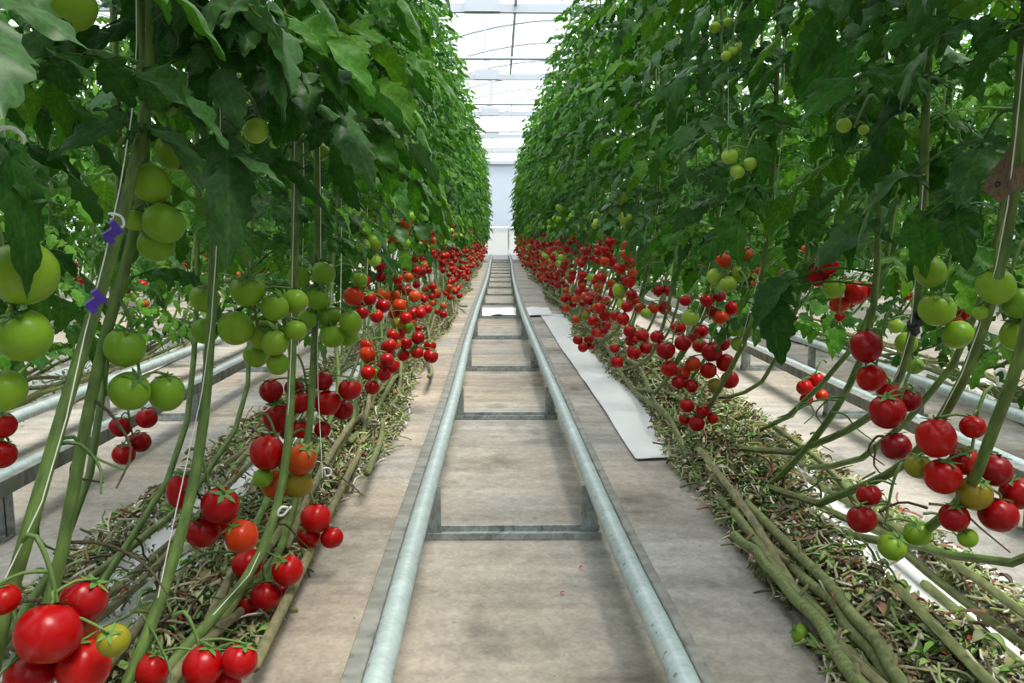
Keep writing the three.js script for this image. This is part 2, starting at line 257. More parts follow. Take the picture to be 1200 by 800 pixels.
function calyxGeometry(fine) {
  const b = new Builder(), n = 5;
  for (let k = 0; k < n; k++) { const a = k / n * Math.PI * 2, up = 0.04 + 0.16 * ((k * 7 % 5) / 5);
    b.grid((u, v) => { const w = (u - 0.5) * 0.26 * Math.sin(Math.PI * Math.min(1, 0.25 + v * 0.75)), d = 0.04 + v * 0.78; const y = 0.80 - v * v * 0.10 + up * v * v + Math.abs(u - 0.5) * 0.06 + 0.05; return V(Math.cos(a) * d - Math.sin(a) * w, y, Math.sin(a) * d + Math.cos(a) * w); }, fine ? 2 : 1, fine ? 5 : 3, W1); }
  b.tube([V(0, 0.74, 0), V(0.02, 0.9, 0), V(0.03, 1.1, 0.02)], 0.06, 0.05, 5, W1, 2);
  return b.build();
}
const CALYX_FINE = calyxGeometry(true), CALYX_LOW = calyxGeometry(false);
const rt = rng(77);
// spots: [{p, r, c}]; root: where the truss leaves the vine
function truss(spots, root, label, group, fine) {
  const o = thing('tomato_truss', label, 'tomatoes', root, group), b = new Builder();
  const mid = V(); spots.forEach((s) => mid.add(s.p)); mid.multiplyScalar(1 / spots.length).sub(root);
  const top = Math.max(...spots.map((s) => s.p.y + s.r)) - root.y;
  const knee = V(mid.x * 0.7, Math.min(0.01, top * 0.5), mid.z * 0.7), low = V(mid.x, mid.y, mid.z);
  b.tube([V(0, 0, 0), V(mid.x * 0.35, 0.012, mid.z * 0.35), knee, low], 0.0034, 0.0022, 5, W1, fine ? 10 : 5);
  for (const s of spots) {
    const g = new THREE.Mesh((fine ? TOM_FINE : TOM_LOW)[Math.floor(rt() * 3)], FRUIT[s.c][Math.floor(rt() * FRUIT[s.c].length)]);
    g.name = 'tomato'; g.castShadow = g.receiveShadow = true; g.position.copy(s.p).sub(root);
    const out = V(s.p.x - root.x - mid.x, 0, s.p.z - root.z - mid.z);
    g.rotation.set(0, rt() * 6.28, 0); g.rotateX((rt() - 0.5) * 1.1); g.rotateZ((rt() - 0.5) * 1.1);
    g.scale.set(s.r, s.r * (s.tall ?? 0.96 + rt() * 0.1), s.r); o.add(g);
    mesh('calyx', fine ? CALYX_FINE : CALYX_LOW, M.calyx, g);
    const tip = V(0, 1.05, 0).applyQuaternion(g.quaternion).multiplyScalar(s.r).add(g.position), from = knee.clone().lerp(low, Math.min(1, Math.max(0, (knee.y - tip.y) / Math.max(0.02, knee.y - low.y))));
    if (tip.distanceTo(from) > 0.006) b.tube([from, from.clone().lerp(tip, 0.5).add(V(0, 0.006, 0)), tip], 0.0022, 0.0019, 4, W1, 4);
  }
  mesh('truss_stalk', b.build(), M.stalk, o);
  return o;
}
// a truss traced from the photograph: rows of [x, y, diameter, colour], front fruit first; real sizes follow from the depth of the row it hangs on
function photoTruss(depth, rows, label, side) {
  const spots = [];
  for (const [x, y, d, c, tall] of rows) {
    let z = depth, r, p;
    for (let k = 0; k < 60; k++) { p = at(x, y, z); r = d / 2 / F * z; if (!spots.some((s) => s.p.distanceTo(p) < (s.r + r) * 0.97)) break; z += 0.004; }
    spots.push({ p, r, c, tall });
  }
  const mid = V(); spots.forEach((s) => mid.add(s.p)); mid.multiplyScalar(1 / spots.length);
  const root = V(mid.x + side * 0.05, Math.max(...spots.map((s) => s.p.y + s.r)) + 0.03, mid.z - 0.02);
  return truss(spots, root, label, null, true);
}

// ---------------------------------------------------------------- vines
// aisle: +1 if the aisle lies towards +x of the row; lie: the direction (along z) in which the old stem lies
const WIRE_Y = 2.72, ra = rng(4242);
function leavesOn(o, o0, pathAt, y0, y1, count, aisle, mode, reach, r) {
  const put = [];
  for (let k = 0; k < count; k++) {
    const y = y0 + (y1 - y0) * (k + r() * 0.8) / count, p = pathAt(y), az = k % 2 ? (aisle > 0 ? 0 : Math.PI) + (r() - 0.5) * 2.8 : k * 2.4 + r() * 0.9, big = reach * (0.60 + r() * 0.36) * (y > y1 - 0.6 ? 0.85 : 1);
    const m = new THREE.Object3D(); m.position.copy(p).sub(o0); m.rotation.set(0, az, 0); m.rotateZ((r() - 0.55) * 0.5 + (y > y1 - 0.3 ? 0.3 : 0)); m.rotateX((r() - 0.5) * 0.5); m.scale.setScalar(big); put.push(m);
  }
  if (mode !== 'stuff') for (const m of put) {
    const l = mesh('leaf', (mode === 'fine' ? LEAF_FINE : LEAF_LOW)[Math.floor(r() * 8)], LEAF[Math.floor(r() * (mode === 'fine' ? 4.25 : 5))], o); l.position.copy(m.position); l.quaternion.copy(m.quaternion); l.scale.copy(m.scale);
  } else {
    const im = new THREE.InstancedMesh(LEAF_LOW[Math.floor(r() * 8)], LEAF_ANY, put.length), col = new THREE.Color(); im.name = 'foliage'; im.userData.kind = 'stuff'; im.castShadow = im.receiveShadow = true;
    put.forEach((m, i) => { m.updateMatrix(); im.setMatrixAt(i, m.matrix); const t = LEAF_TONES[Math.floor(r() * 6)], k = 0.85 + r() * 0.3; im.setColorAt(i, col.setRGB(t[0] * k, t[1] * k, t[2] * k)); });
    o.add(im);
  }
}
function vine({ x, z, aisle, lie, mode, label, group, path, leafFrom = 0.72, count = 30, reach = 1, lieLen = 2.2, bottom = true }) {
  const r = ra, jx = () => (r() - 0.5) * 0.03;
  let up = path;
  if (!up) { const xb = x + aisle * (0.02 + r() * 0.05); up = [V(xb + jx(), 0.09 + r() * 0.05, z + lie * (0.62 + r() * 0.2)), V(xb + jx(), 0.26, z + lie * 0.36), V(x + jx(), 0.55, z + lie * 0.13), V(x + jx(), 0.95, z + lie * 0.02), V(x + jx(), 1.5, z), V(x + jx(), 2.1, z), V(x + jx(), WIRE_Y - 0.08, z)]; }
  const o = thing('tomato_vine', label, 'tomato plant', V(up[0].x, 0, up[0].z), group), o0 = o.position;
  const loc = (p) => p.clone().sub(o0), fine = mode !== 'stuff';
  mesh('stem', tube(up.map(loc), path ? 0.0092 : 0.0082, 0.0045, fine ? 8 : 5, fine ? 40 : 16), M.stem, o);
  if (bottom) {
    const b = [up[0].clone()], n = Math.max(3, Math.round(lieLen / 0.45)), drift = (r() - 0.5) * 0.3; let q = up[0].clone();
    for (let k = 0; k < n; k++) { q = V(THREE.MathUtils.clamp(q.x + drift / n + (r() - 0.5) * 0.06, x - 0.26, x + 0.26), 0.022 + r() * 0.085, q.z + lie * lieLen / n); b.push(q); }
    mesh('lower_stem', tube(b.map(loc), 0.0092, 0.0105, fine ? 7 : 5, n * 4), r() < 0.6 ? M.oldStem : M.oldStem2, o);
  }
  if (fine) for (let k = 0; k < 4; k++) {       // stalks left from picked trusses
    const q = loc(up[0]).lerp(loc(up[Math.min(3, up.length - 1)]), 0.1 + r() * 0.8), a = r() * 6.28, L = 0.06 + r() * 0.12, d = V(Math.cos(a), -0.25 - r() * 0.5, Math.sin(a));
    mesh('dry_stalk', tube([q, q.clone().addScaledVector(d, L * 0.4).add(V(0, 0.015, 0)), q.clone().addScaledVector(d, L * 0.75), q.clone().addScaledVector(d, L).add(V(-d.z * 0.04, -0.015, d.x * 0.04))], 0.0028, 0.0014, 5, 8), r() < 0.5 ? M.dry : M.stemDark, o);
  }
  const cv = new THREE.CatmullRomCurve3(up), pts = cv.getPoints(60);
  const pathAt = (y) => { for (let k = 1; k < pts.length; k++) if (pts[k].y >= y) return pts[k - 1].clone().lerp(pts[k], (y - pts[k - 1].y) / Math.max(1e-4, pts[k].y - pts[k - 1].y)); return pts[pts.length - 1].clone(); };
  leavesOn(o, o0, pathAt, leafFrom, WIRE_Y - 0.14, count, aisle, mode, reach, r);
  return { o, pathAt, up };
}
const ROW_L = -0.69, ROW_R = 0.81;
const TXT = {
  L: ['facing the white floor sheet across the rails', 'vines in the row facing the white sheet'], R: ['rising along the white floor sheet', 'vines in the row along the white sheet'],
  L2: ['behind the row facing the white sheet, past a rail track', 'vines beyond the row facing the white sheet'], R2: ['behind the row along the white sheet, past a rail track', 'vines beyond the row along the white sheet'],
};
const ZONE = (d) => (d < 7.4 ? 'before the crossing floor strip' : d < 15 ? 'past the crossing floor strip' : 'towards the end wall');
const ORD = 'first second third fourth fifth sixth seventh eighth ninth tenth eleventh twelfth thirteenth fourteenth fifteenth sixteenth seventeenth eighteenth nineteenth twentieth twenty-first twenty-second twenty-third twenty-fourth twenty-fifth'.split(' ');
const vineText = (key, front, d) => (key.length > 1 ? `${front ? 'rail-side' : 'rear'} tomato vine ${TXT[key][0]}` : `${front ? 'rail-side' : 'rear'} vine ${TXT[key][0]}, ${ZONE(d)}`);
// generic plants: two staggered lines of stems in each row
function fillRow(center, aisle, lie, key, zFrom, zTo, step, near) {
  const out = [];
  for (const line of [1, -1]) for (let z = zFrom - (line < 0 ? step / 2 : 0), k = 0; z > zTo; z -= step, k++) {
    const zz = z + (ra() - 0.5) * 0.12, d = -zz; const front = line * aisle > 0;
    if (near && front && near(d)) continue;
    const far = THREE.MathUtils.clamp((d - 5) / 14, 0, 1), x = center + line * (0.11 + (front ? far * 0.05 : 0)) + (ra() - 0.5) * 0.05;
    const mode = front && d > 0 && d < 2.6 ? 'fine' : front && d > 0 && d < 7.5 && near ? 'coarse' : 'stuff';
    out.push({ front, d, x, z: zz, ...vine({ x, z: zz, aisle, lie, mode, label: vineText(key, front, d), group: `${front ? 'rail-side' : 'rear'} ${TXT[key][1]}${key.length > 1 ? '' : ', ' + ZONE(d)}`, leafFrom: near ? (front ? 0.64 + ra() * 0.14 : (d < 2.3 ? 0.62 : 0.40) + ra() * 0.1) : 0.12 + ra() * 0.1, count: front ? 64 : near ? 56 : 54, reach: 0.95 + far * 0.2, lieLen: d < 9 ? 2.0 : d < 20 ? 1.0 : 0.5 }) });
  }
  if (near) for (const front of [true, false]) for (const [lo, hi, from, where] of [[-9, 7.4, 7.4, 'before the crossing floor strip'], [7.4, 15, 7.4, 'past the crossing floor strip'], [15, 99, 24.3, 'counted from the end wall']]) {
    out.filter((v) => v.front === front && v.d >= lo && v.d < hi).sort((a, b) => Math.abs(a.d - from) - Math.abs(b.d - from)).forEach((v, i) => { if (ORD[i]) v.o.userData.label = `${ORD[i]} ${front ? 'rail-side' : 'rear'} tomato vine ${where}, row ${key === 'L' ? 'facing' : 'along'} the white sheet`; });
  }
  return out;
}
const rowL = fillRow(ROW_L, 1, 1, 'L', 3.0, -22.6, 0.5, (d) => d > -0.1 && d < 2.05);
const rowR = fillRow(ROW_R, -1, -1, 'R', 3.6, -22.6, 0.5, (d) => d > -0.1 && d < 1.75);
const rowL2 = fillRow(-2.16, 1, 1, 'L2', 2.2, -12, 0.6);
const rowR2 = fillRow(2.31, -1, -1, 'R2', 2.2, -12, 0.6);
// rows further off: only walls of leaves seen through gaps
['two', 'three', 'four'].forEach((word, k) => [[-3.66 - 1.48 * k, 'facing'], [3.81 + 1.5 * k, 'along']].forEach(([cx, how]) => {
  const n = 2600, im = new THREE.InstancedMesh(LEAF_LOW[(k * 2 + (cx > 0 ? 1 : 0)) % 8], LEAF_ANY, n), m = new THREE.Object3D(), col = new THREE.Color(), r = rng(90 + Math.round(cx * 3)); im.name = numbered('background_foliage'); tag(im, `mass of tomato leaves ${word} rail tracks beyond the row ${how} the white sheet`, 'foliage', null, 'stuff'); im.castShadow = im.receiveShadow = true;
  for (let i = 0; i < n; i++) { m.position.set(cx + (r() - 0.5) * 0.35, 0.25 + r() * 2.35, 4 - r() * 25); m.rotation.set((r() - 0.5) * 0.5, r() * 6.28, (r() - 0.5) * 0.5); m.scale.setScalar(0.9 + r() * 0.4); m.updateMatrix(); im.setMatrixAt(i, m.matrix); const t = LEAF_TONES[Math.floor(r() * 6)]; im.setColorAt(i, col.setRGB(...t)); }
  scene.add(im);
}));
// vines near the camera, traced stems
const px = (list) => list.map(([x, y, d]) => at(x, y, d));
function upTo(list, dz = 0) { const p = px(list), q = p[p.length - 1]; p.push(V(q.x, (q.y + WIRE_Y) / 2, q.z - dz / 2), V(q.x, WIRE_Y - 0.06, q.z - dz)); return p; }
const traced = [];
function nearVine(list, label, aisle, opt = {}) { const v = vine({ path: upTo(list, opt.dz ?? 0), x: opt.x ?? (aisle > 0 ? ROW_L : ROW_R), z: 0, aisle, lie: aisle > 0 ? 1 : -1, mode: 'fine', label, count: 54, leafFrom: 0.86, reach: aisle > 0 ? 1.1 : 0.98, ...opt }); traced.push(v); return v; }
nearVine([[-20, 850, 0.86], [0, 740, 0.88], [40, 600, 0.92], [78, 470, 0.98], [130, 300, 1.06], [158, 190, 1.12], [176, 60, 1.18]], 'tomato vine tied along a white string carrying two purple clips', 1, { leafFrom: 0.98 });
nearVine([[40, 760, 1.0], [65, 680, 1.02], [100, 500, 1.1], [122, 400, 1.15], [150, 300, 1.2], [170, 180, 1.25]], 'thin tomato vine between the purple clips and three green tomatoes', 1, { leafFrom: 1.0 });
nearVine([[120, 860, 1.08], [150, 800, 1.1], [205, 650, 1.2], [235, 520, 1.28], [250, 320, 1.38], [256, 120, 1.42]], 'tomato vine rising past the large leaning orange and red truss', 1, { leafFrom: 0.93 });
nearVine([[190, 790, 1.2], [235, 740, 1.3], [300, 660, 1.42], [332, 560, 1.52], [343, 400, 1.62], [345, 200, 1.66]], 'curving tomato vine with a white clip above four low red tomatoes', 1, { leafFrom: 0.92 });
nearVine([[300, 700, 1.6], [330, 640, 1.7], [360, 520, 1.82], [368, 400, 1.92], [372, 250, 1.95]], 'tomato vine behind the green cluster, beside the ripe red cluster', 1, { leafFrom: 0.88 });
nearVine([[-120, 700, 0.75], [-80, 500, 0.8], [-60, 300, 0.82], [-40, 150, 0.84]], 'tomato vine holding the largest green tomatoes, next to the purple clips', 1, { leafFrom: 0.9, bottom: false });
nearVine([[960, 590, 1.75], [1060, 543, 1.45], [1115, 470, 1.28], [1150, 390, 1.18], [1185, 250, 1.1], [1196, 100, 1.06]], 'tomato vine with a brown cardboard tag beside the biggest red truss', -1, { leafFrom: 0.95 });
nearVine([[930, 530, 2.1], [1000, 500, 1.8], [1045, 460, 1.6], [1072, 375, 1.46], [1082, 250, 1.4], [1085, 120, 1.36]], 'tomato vine with a black clip among small green fruit', -1, { leafFrom: 0.93 });
nearVine([[1060, 640, 1.5], [1130, 580, 1.25], [1165, 500, 1.1], [1200, 400, 1.02], [1230, 200, 0.95]], 'tomato vine rising behind the biggest red truss past hanging green fruit', -1, { leafFrom: 0.95 });
nearVine([[830, 600, 2.4], [900, 570, 2.15], [985, 470, 1.9], [1020, 380, 1.78], [1030, 250, 1.72], [1032, 100, 1.7]], 'tomato vine behind the pair of red tomatoes hanging one above another', -1, { leafFrom: 0.9 });

// big leaves that stand out in the photograph: [base, tip, width in pixels, leaf material]
const rf = rng(555);
function ownLeaf(v, p0, p1, w, mat) {
  const a = at(...p0), t = at(...p1), d = t.clone().sub(a), b = new Builder(), o0 = v.o.position, face = V(a.x < 0 ? 0.5 : -0.5, 0.75, 0.45);
  const foot = v.pathAt(Math.max(v.up[0].y, Math.min(2.5, a.y + 0.03))), l = (p) => p.clone().sub(o0);
  leaflet(b, rf, true, l(a), d, d.length() * 1.08, w / 2 / F * p0[2] * 0.95, face);
  for (const sg of [-1, 1]) { const side = V().crossVectors(d, face).normalize(); leaflet(b, rf, true, l(a).addScaledVector(d, -0.12), d.clone().multiplyScalar(0.35).addScaledVector(side, sg * d.length() * 0.5), d.length() * 0.5, w / 2 / F * p0[2] * 0.45, face); }
  b.tube([l(foot), l(foot).lerp(l(a), 0.5).add(V(0, 0.02, 0)), l(a)], 0.003, 0.0018, 5, [1.7, 1.5, 1.4], 8);
  mesh('leaf', b.build(), LEAF[mat], v.o);
}
for (const [k, p0, p1, w, m] of [
  [2, [265, 172, 1.2], [275, 300, 1.14], 66, 3], [2, [272, 182, 1.2], [330, 196, 1.15], 28, 3], [2, [232, 58, 1.25], [250, 122, 1.2], 40, 3], [2, [215, 120, 1.2], [245, 150, 1.15], 24, 3],
  [5, [12, 185, 0.84], [52, 335, 0.84], 64, 2], [5, [62, 30, 0.92], [-25, 88, 0.86], 52, 3], [5, [-10, 195, 0.84], [72, 232, 0.86], 44, 2],
  [0, [145, 138, 1.1], [60, 164, 1.03], 32, 3], [0, [175, 150, 1.12], [235, 165, 1.06], 26, 3], [1, [190, 160, 1.2], [238, 180, 1.1], 30, 3],
  [3, [390, 42, 1.55], [436, 22, 1.5], 46, 4], [3, [388, 48, 1.55], [445, 135, 1.5], 52, 1], [4, [440, 58, 1.8], [482, 62, 1.75], 26, 3], [4, [452, 70, 1.8], [462, 122, 1.75], 24, 3], [3, [330, 190, 1.6], [395, 232, 1.55], 36, 2],
  [6, [1150, 170, 1.2], [1122, 228, 1.14], 44, 3], [6, [1120, 245, 1.2], [1126, 292, 1.14], 50, 2], [6, [1085, 252, 1.3], [1078, 306, 1.25], 50, 0], [6, [1065, 205, 1.3], [1014, 216, 1.25], 26, 3],
  [7, [1095, 45, 1.3], [1040, 100, 1.25], 30, 0], [7, [1080, 92, 1.33], [1022, 132, 1.26], 30, 3], [7, [1060, 128, 1.33], [1012, 150, 1.3], 24, 3], [9, [1010, 262, 1.7], [958, 296, 1.6], 40, 3], [9, [1000, 250, 1.7], [990, 288, 1.62], 30, 0], [9, [905, 345, 1.9], [903, 416, 1.85], 44, 2], [9, [920, 330, 1.9], [880, 362, 1.85], 36, 2], [8, [1180, 40, 1.05], [1130, 70, 1.0], 40, 0],
]) ownLeaf(traced[k], p0, p1, w, m);

// ---------------------------------------------------------------- trusses traced near the camera
const LT = [
  [0.9, [[28, 393, 62, 'G'], [28, 320, 76, 'G'], [5, 458, 52, 'G']], 'largest green tomatoes, stacked three high under a drooping leaf'],
  [1.15, [[192, 262, 48, 'G'], [177, 215, 42, 'G', 1.2], [183, 286, 42, 'G'], [158, 258, 26, 'G']], 'green tomatoes touching the string beside the upper purple clip'],
  [1.15, [[152, 458, 48, 'G'], [146, 407, 47, 'G', 1.05], [195, 460, 42, 'G', 1.12]], 'three green tomatoes hanging just below the lower purple clip'],
  [1.9, [[145, 532, 27, 'R'], [164, 518, 26, 'R'], [141, 500, 26, 'R'], [172, 490, 25, 'R']], 'small red truss hanging below the three green tomatoes'],
  [0.84, [[57, 742, 78, 'R'], [98, 780, 64, 'R', 1.1], [98, 703, 56, 'R'], [133, 750, 40, 'Y'], [36, 790, 62, 'R'], [90, 742, 50, 'O'], [4, 702, 40, 'R']], 'big red truss with one olive green tomato at its side'],
  [1.12, [[238, 781, 50, 'R', 1.1], [281, 774, 44, 'R'], [178, 785, 42, 'R', 1.1], [266, 800, 36, 'R']], 'low red truss hanging just above the concrete, four tomatoes'],
  [1.32, [[258, 592, 46, 'R'], [238, 622, 42, 'R'], [283, 628, 40, 'O', 1.1], [213, 575, 36, 'R', 1.3], [262, 612, 34, 'R']], 'red truss with an orange tomato in front of a leaning vine'],
  [1.5, [[337, 668, 38, 'R'], [312, 698, 38, 'R'], [290, 660, 38, 'R'], [287, 706, 36, 'R'], [328, 694, 30, 'D']], 'red truss hanging out over the concrete beneath the orange one'],
  [1.58, [[313, 530, 41, 'R', 1.12], [353, 538, 36, 'O', 1.2], [350, 566, 34, 'Y'], [324, 567, 36, 'O'], [308, 560, 24, 'G']], 'truss ripening from yellow green to red around a vertical vine'],
  [1.72, [[370, 607, 37, 'R'], [389, 630, 28, 'R'], [362, 629, 29, 'R']], 'three red tomatoes above the concrete edge by a white clip'],
  [2.0, [[384, 472, 32, 'R'], [410, 456, 28, 'R'], [325, 488, 36, 'R', 1.2], [352, 472, 27, 'R'], [354, 502, 25, 'R'], [378, 503, 20, 'R'], [318, 458, 28, 'R'], [378, 446, 24, 'R'], [402, 480, 25, 'R'], [345, 455, 24, 'D'], [338, 505, 22, 'D']], 'crowded ripe red cluster right under the green clusters'],
  [1.45, [[290, 340, 40, 'G'], [322, 360, 33, 'G'], [276, 384, 42, 'G'], [308, 392, 36, 'G'], [240, 350, 34, 'G'], [346, 353, 30, 'G'], [322, 402, 32, 'G'], [240, 388, 32, 'G'], [347, 387, 26, 'G'], [300, 416, 30, 'G'], [326, 426, 27, 'G']], 'largest cluster of green tomatoes, spread beside a vertical string'],
  [1.9, [[379, 320, 29, 'G'], [372, 350, 28, 'G'], [385, 370, 28, 'G'], [411, 378, 27, 'G', 1.2], [390, 394, 28, 'G'], [360, 374, 24, 'G'], [350, 324, 26, 'G'], [408, 394, 24, 'G']], 'green cluster beyond the spread one, with paler round fruit'],
  [2.45, [[414, 347, 24, 'O'], [422, 328, 18, 'G'], [424, 366, 17, 'R']], 'orange tomato between a green and a red one'],
  [3.3, [[468, 358, 17, 'O'], [467, 378, 18, 'Y'], [478, 383, 13, 'G'], [486, 347, 15, 'O'], [493, 367, 13, 'R']], 'loose truss of orange and yellow green tomatoes above reds'],
  [2.9, [[458, 428, 21, 'R'], [455, 407, 18, 'R'], [449, 432, 18, 'R'], [430, 404, 17, 'R'], [436, 454, 18, 'R'], [441, 437, 14, 'G', 1.2], [432, 420, 15, 'R']], 'red truss with one small oval green tomato in it'],
  [3.4, [[505, 417, 18, 'R'], [490, 396, 16, 'R'], [475, 402, 16, 'R'], [473, 416, 15, 'R'], [489, 413, 15, 'R'], [504, 405, 15, 'R']], 'red truss at the edge of the litter past the oval green one'],
  [1.05, [[3, 498, 32, 'R'], [2, 532, 34, 'R']], 'two red tomatoes under the largest green tomatoes'],
  [1.0, [[84, 8, 54, 'G']], 'green tomato high among dark leaves above the purple clips'],
  [1.3, [[300, 153, 30, 'K'], [322, 168, 12, 'K']], 'pale green tomato half hidden in leaves above the spread cluster'],
  [1.2, [[191, 121, 34, 'G'], [205, 178, 44, 'G']], 'two green tomatoes among leaves above the upper purple clip'],
  [2.0, [[375, 178, 21, 'K'], [392, 190, 14, 'G']], 'small pale tomatoes in leaves, well above the orange one'],
  [2.6, [[430, 198, 14, 'K'], [424, 208, 11, 'K']], 'tiny pale green fruit in the leaf wall facing the white sheet'],
];
for (const [d, rows, label] of LT) photoTruss(d, rows, label, -1);
const RT = [
  [1.22, [[1142, 578, 42, 'Y'], [1097, 513, 46, 'R', 1.12], [1105, 558, 44, 'R'], [1118, 606, 36, 'R'], [1170, 603, 46, 'R'], [1192, 578, 40, 'R'], [1165, 551, 42, 'D'], [1076, 546, 32, 'Y'], [1140, 500, 30, 'R'], [1134, 630, 24, 'G'], [1130, 540, 34, 'R']], 'biggest red truss, a yellow green tomato at its front'],
  [1.36, [[1040, 482, 43, 'R'], [1050, 523, 36, 'D'], [1064, 468, 32, 'D']], 'red truss between the stacked pair and the biggest truss'],
  [1.5, [[1015, 406, 37, 'R', 1.15], [1021, 443, 34, 'R'], [1040, 458, 26, 'R']], 'two glossy red tomatoes hanging one above another, a third behind'],
  [1.4, [[1010, 608, 36, 'R'], [1018, 580, 30, 'R'], [1075, 625, 33, 'G'], [1046, 640, 36, 'G']], 'low truss of two red and two green tomatoes over old vines'],
  [1.35, [[1098, 362, 42, 'G'], [1090, 318, 36, 'G', 1.15], [1122, 392, 36, 'G']], 'three matt green tomatoes under dark leaves beside the black clip'],
  [1.15, [[1167, 335, 42, 'G', 1.15], [1193, 355, 40, 'G'], [1194, 392, 42, 'G'], [1149, 366, 18, 'G']], 'bright green tomatoes below the cardboard tag'],
  [1.7, [[1050, 382, 18, 'K'], [1062, 402, 26, 'G'], [1071, 428, 22, 'G']], 'small green fruit on the vine with the black clip'],
  [2.1, [[977, 337, 26, 'G'], [960, 322, 26, 'R', 1.2], [1003, 343, 26, 'R', 1.15], [972, 311, 22, 'R'], [984, 356, 24, 'O'], [1018, 340, 20, 'R'], [984, 371, 12, 'R']], 'red truss with a green tomato in front, up in the leaves'],
  [2.6, [[943, 454, 20, 'R'], [957, 445, 19, 'R'], [945, 468, 16, 'R'], [963, 463, 15, 'O']], 'lone small red truss hanging before the next rail track'],
  [2.5, [[853, 333, 21, 'K'], [838, 324, 20, 'K'], [868, 320, 22, 'K'], [872, 299, 25, 'O'], [848, 305, 18, 'O']], 'three pale green tomatoes with two orange ones on top'],
  [2.45, [[809, 372, 21, 'K'], [803, 352, 14, 'R']], 'single pale green tomato in front of the red mass'],
  [2.55, [[862, 386, 18, 'G'], [875, 389, 15, 'G'], [866, 403, 19, 'G']], 'three small green tomatoes beside the red mass'],
  [2.6, [[834, 412, 25, 'R'], [850, 425, 22, 'R'], [855, 445, 22, 'R'], [830, 434, 20, 'R'], [838, 452, 19, 'Y'], [812, 426, 18, 'O'], [800, 437, 20, 'O'], [810, 452, 17, 'R'], [820, 405, 18, 'R'], [847, 403, 17, 'R']], 'red mass of tomatoes with one yellow fruit hanging lowest'],
  [2.75, [[845, 372, 18, 'O'], [858, 361, 17, 'R'], [828, 352, 16, 'R'], [843, 347, 15, 'R'], [795, 384, 18, 'R'], [822, 388, 17, 'R'], [835, 365, 15, 'R'], [815, 395, 16, 'R']], 'red and orange truss filling the top of the red mass'],
  [2.6, [[780, 410, 23, 'R'], [800, 402, 20, 'R'], [784, 432, 20, 'R'], [795, 448, 17, 'R'], [770, 395, 17, 'R']], 'red truss on the aisle side of the red mass'],
  [2.55, [[816, 496, 20, 'R'], [805, 475, 18, 'R'], [824, 480, 18, 'R'], [835, 490, 14, 'R'], [802, 491, 14, 'R']], 'small red truss hanging by itself low over the litter'],
  [3.15, [[743, 413, 18, 'R'], [757, 408, 16, 'R'], [740, 399, 15, 'R'], [723, 424, 16, 'R'], [738, 388, 16, 'R'], [752, 394, 18, 'R'], [720, 408, 12, 'R']], 'red truss between the red mass and the white floor sheet'],
  [4.5, [[683, 407, 12, 'R'], [677, 398, 12, 'R'], [690, 397, 12, 'R'], [692, 405, 10, 'R']], 'little red truss hanging lowest beside the white floor sheet'],
  [3.4, [[757, 367, 13, 'K'], [750, 361, 14, 'O'], [766, 361, 14, 'O'], [779, 361, 16, 'R'], [730, 374, 16, 'R'], [722, 370, 14, 'R'], [735, 359, 14, 'R'], [785, 341, 14, 'R'], [772, 340, 14, 'R'], [740, 345, 14, 'R']], 'red truss with orange and yellow fruit beyond the red mass'],
  [4.4, [[713, 367, 11, 'K'], [686, 370, 10, 'Y'], [675, 374, 10, 'O'], [698, 361, 14, 'R'], [710, 353, 12, 'R'], [690, 352, 12, 'R']], 'mixed truss with two yellow green fruit above the white floor sheet'],
  [1.9, [[855, 183, 19, 'K'], [864, 201, 17, 'K'], [879, 192, 16, 'K'], [886, 201, 12, 'K']], 'pale green truss out in the middle of the leaf wall'],
  [1.95, [[851, 66, 12, 'K'], [858, 60, 13, 'K'], [867, 55, 13, 'K'], [880, 47, 11, 'K'], [838, 32, 13, 'G'], [853, 26, 11, 'G']], 'highest row of pale green fruit in the leaf wall'],
  [1.45, [[989, 147, 17, 'K'], [1012, 152, 12, 'K']], 'pale yellow green fruit among leaves above the red and green truss'],
  [1.25, [[1076, 8, 26, 'G'], [1066, 22, 18, 'G']], 'green fruit high among leaves above the black clip'],
];
for (const [d, rows, label] of RT) photoTruss(d, rows, label, 1);

// generic trusses further along the rows
const TT = { L: 'facing the sheet', R: 'along the sheet', L2: 'behind the row facing the sheet', R2: 'behind the row along the sheet' };
const WORD = ['no', 'one', 'two', 'three', 'four', 'five', 'six'], HUE = { R: 'red', O: 'orange', K: 'pale', G: 'green' };
function trussText(spots, key, tier, d) {
  const n = {}; spots.forEach((s) => { n[HUE[s.c]] = (n[HUE[s.c]] ?? 0) + 1; });
  return `${tier} truss: ${Object.entries(n).sort((a, b) => b[1] - a[1]).map(([h, k]) => `${WORD[k]} ${h}`).join(', ')} tomatoes ${TT[key]}${key.length > 1 ? '' : ', ' + (d < 7.4 ? 'before the strip' : d < 15 ? 'past the strip' : 'near end wall')}`;
}
function hang(v, aisle, y, cols, key, n, out, tier) {
  const r = ra, root = v.pathAt(Math.min(y + 0.07, 2.3)).clone(), c = V(root.x + aisle * out, y, root.z + (r() - 0.5) * 0.12), spots = [];
  for (let k = 0; k < n; k++) for (let tr = 0; tr < 20; tr++) {
    const rad = 0.022 + r() * 0.010, p = V(c.x + (r() - 0.5) * 0.085, c.y - k * 0.024 + (r() - 0.5) * 0.06, c.z + (r() - 0.5) * 0.10);
    if (p.y > rad + 0.01 && !spots.some((s) => s.p.distanceTo(p) < s.r + rad)) { spots.push({ p, r: rad, c: cols[Math.floor(r() * cols.length)] }); break; }
  }
  truss(spots, root, trussText(spots, key, tier, v.d), `fruit ${TT[key]}`, v.d < 4);
}
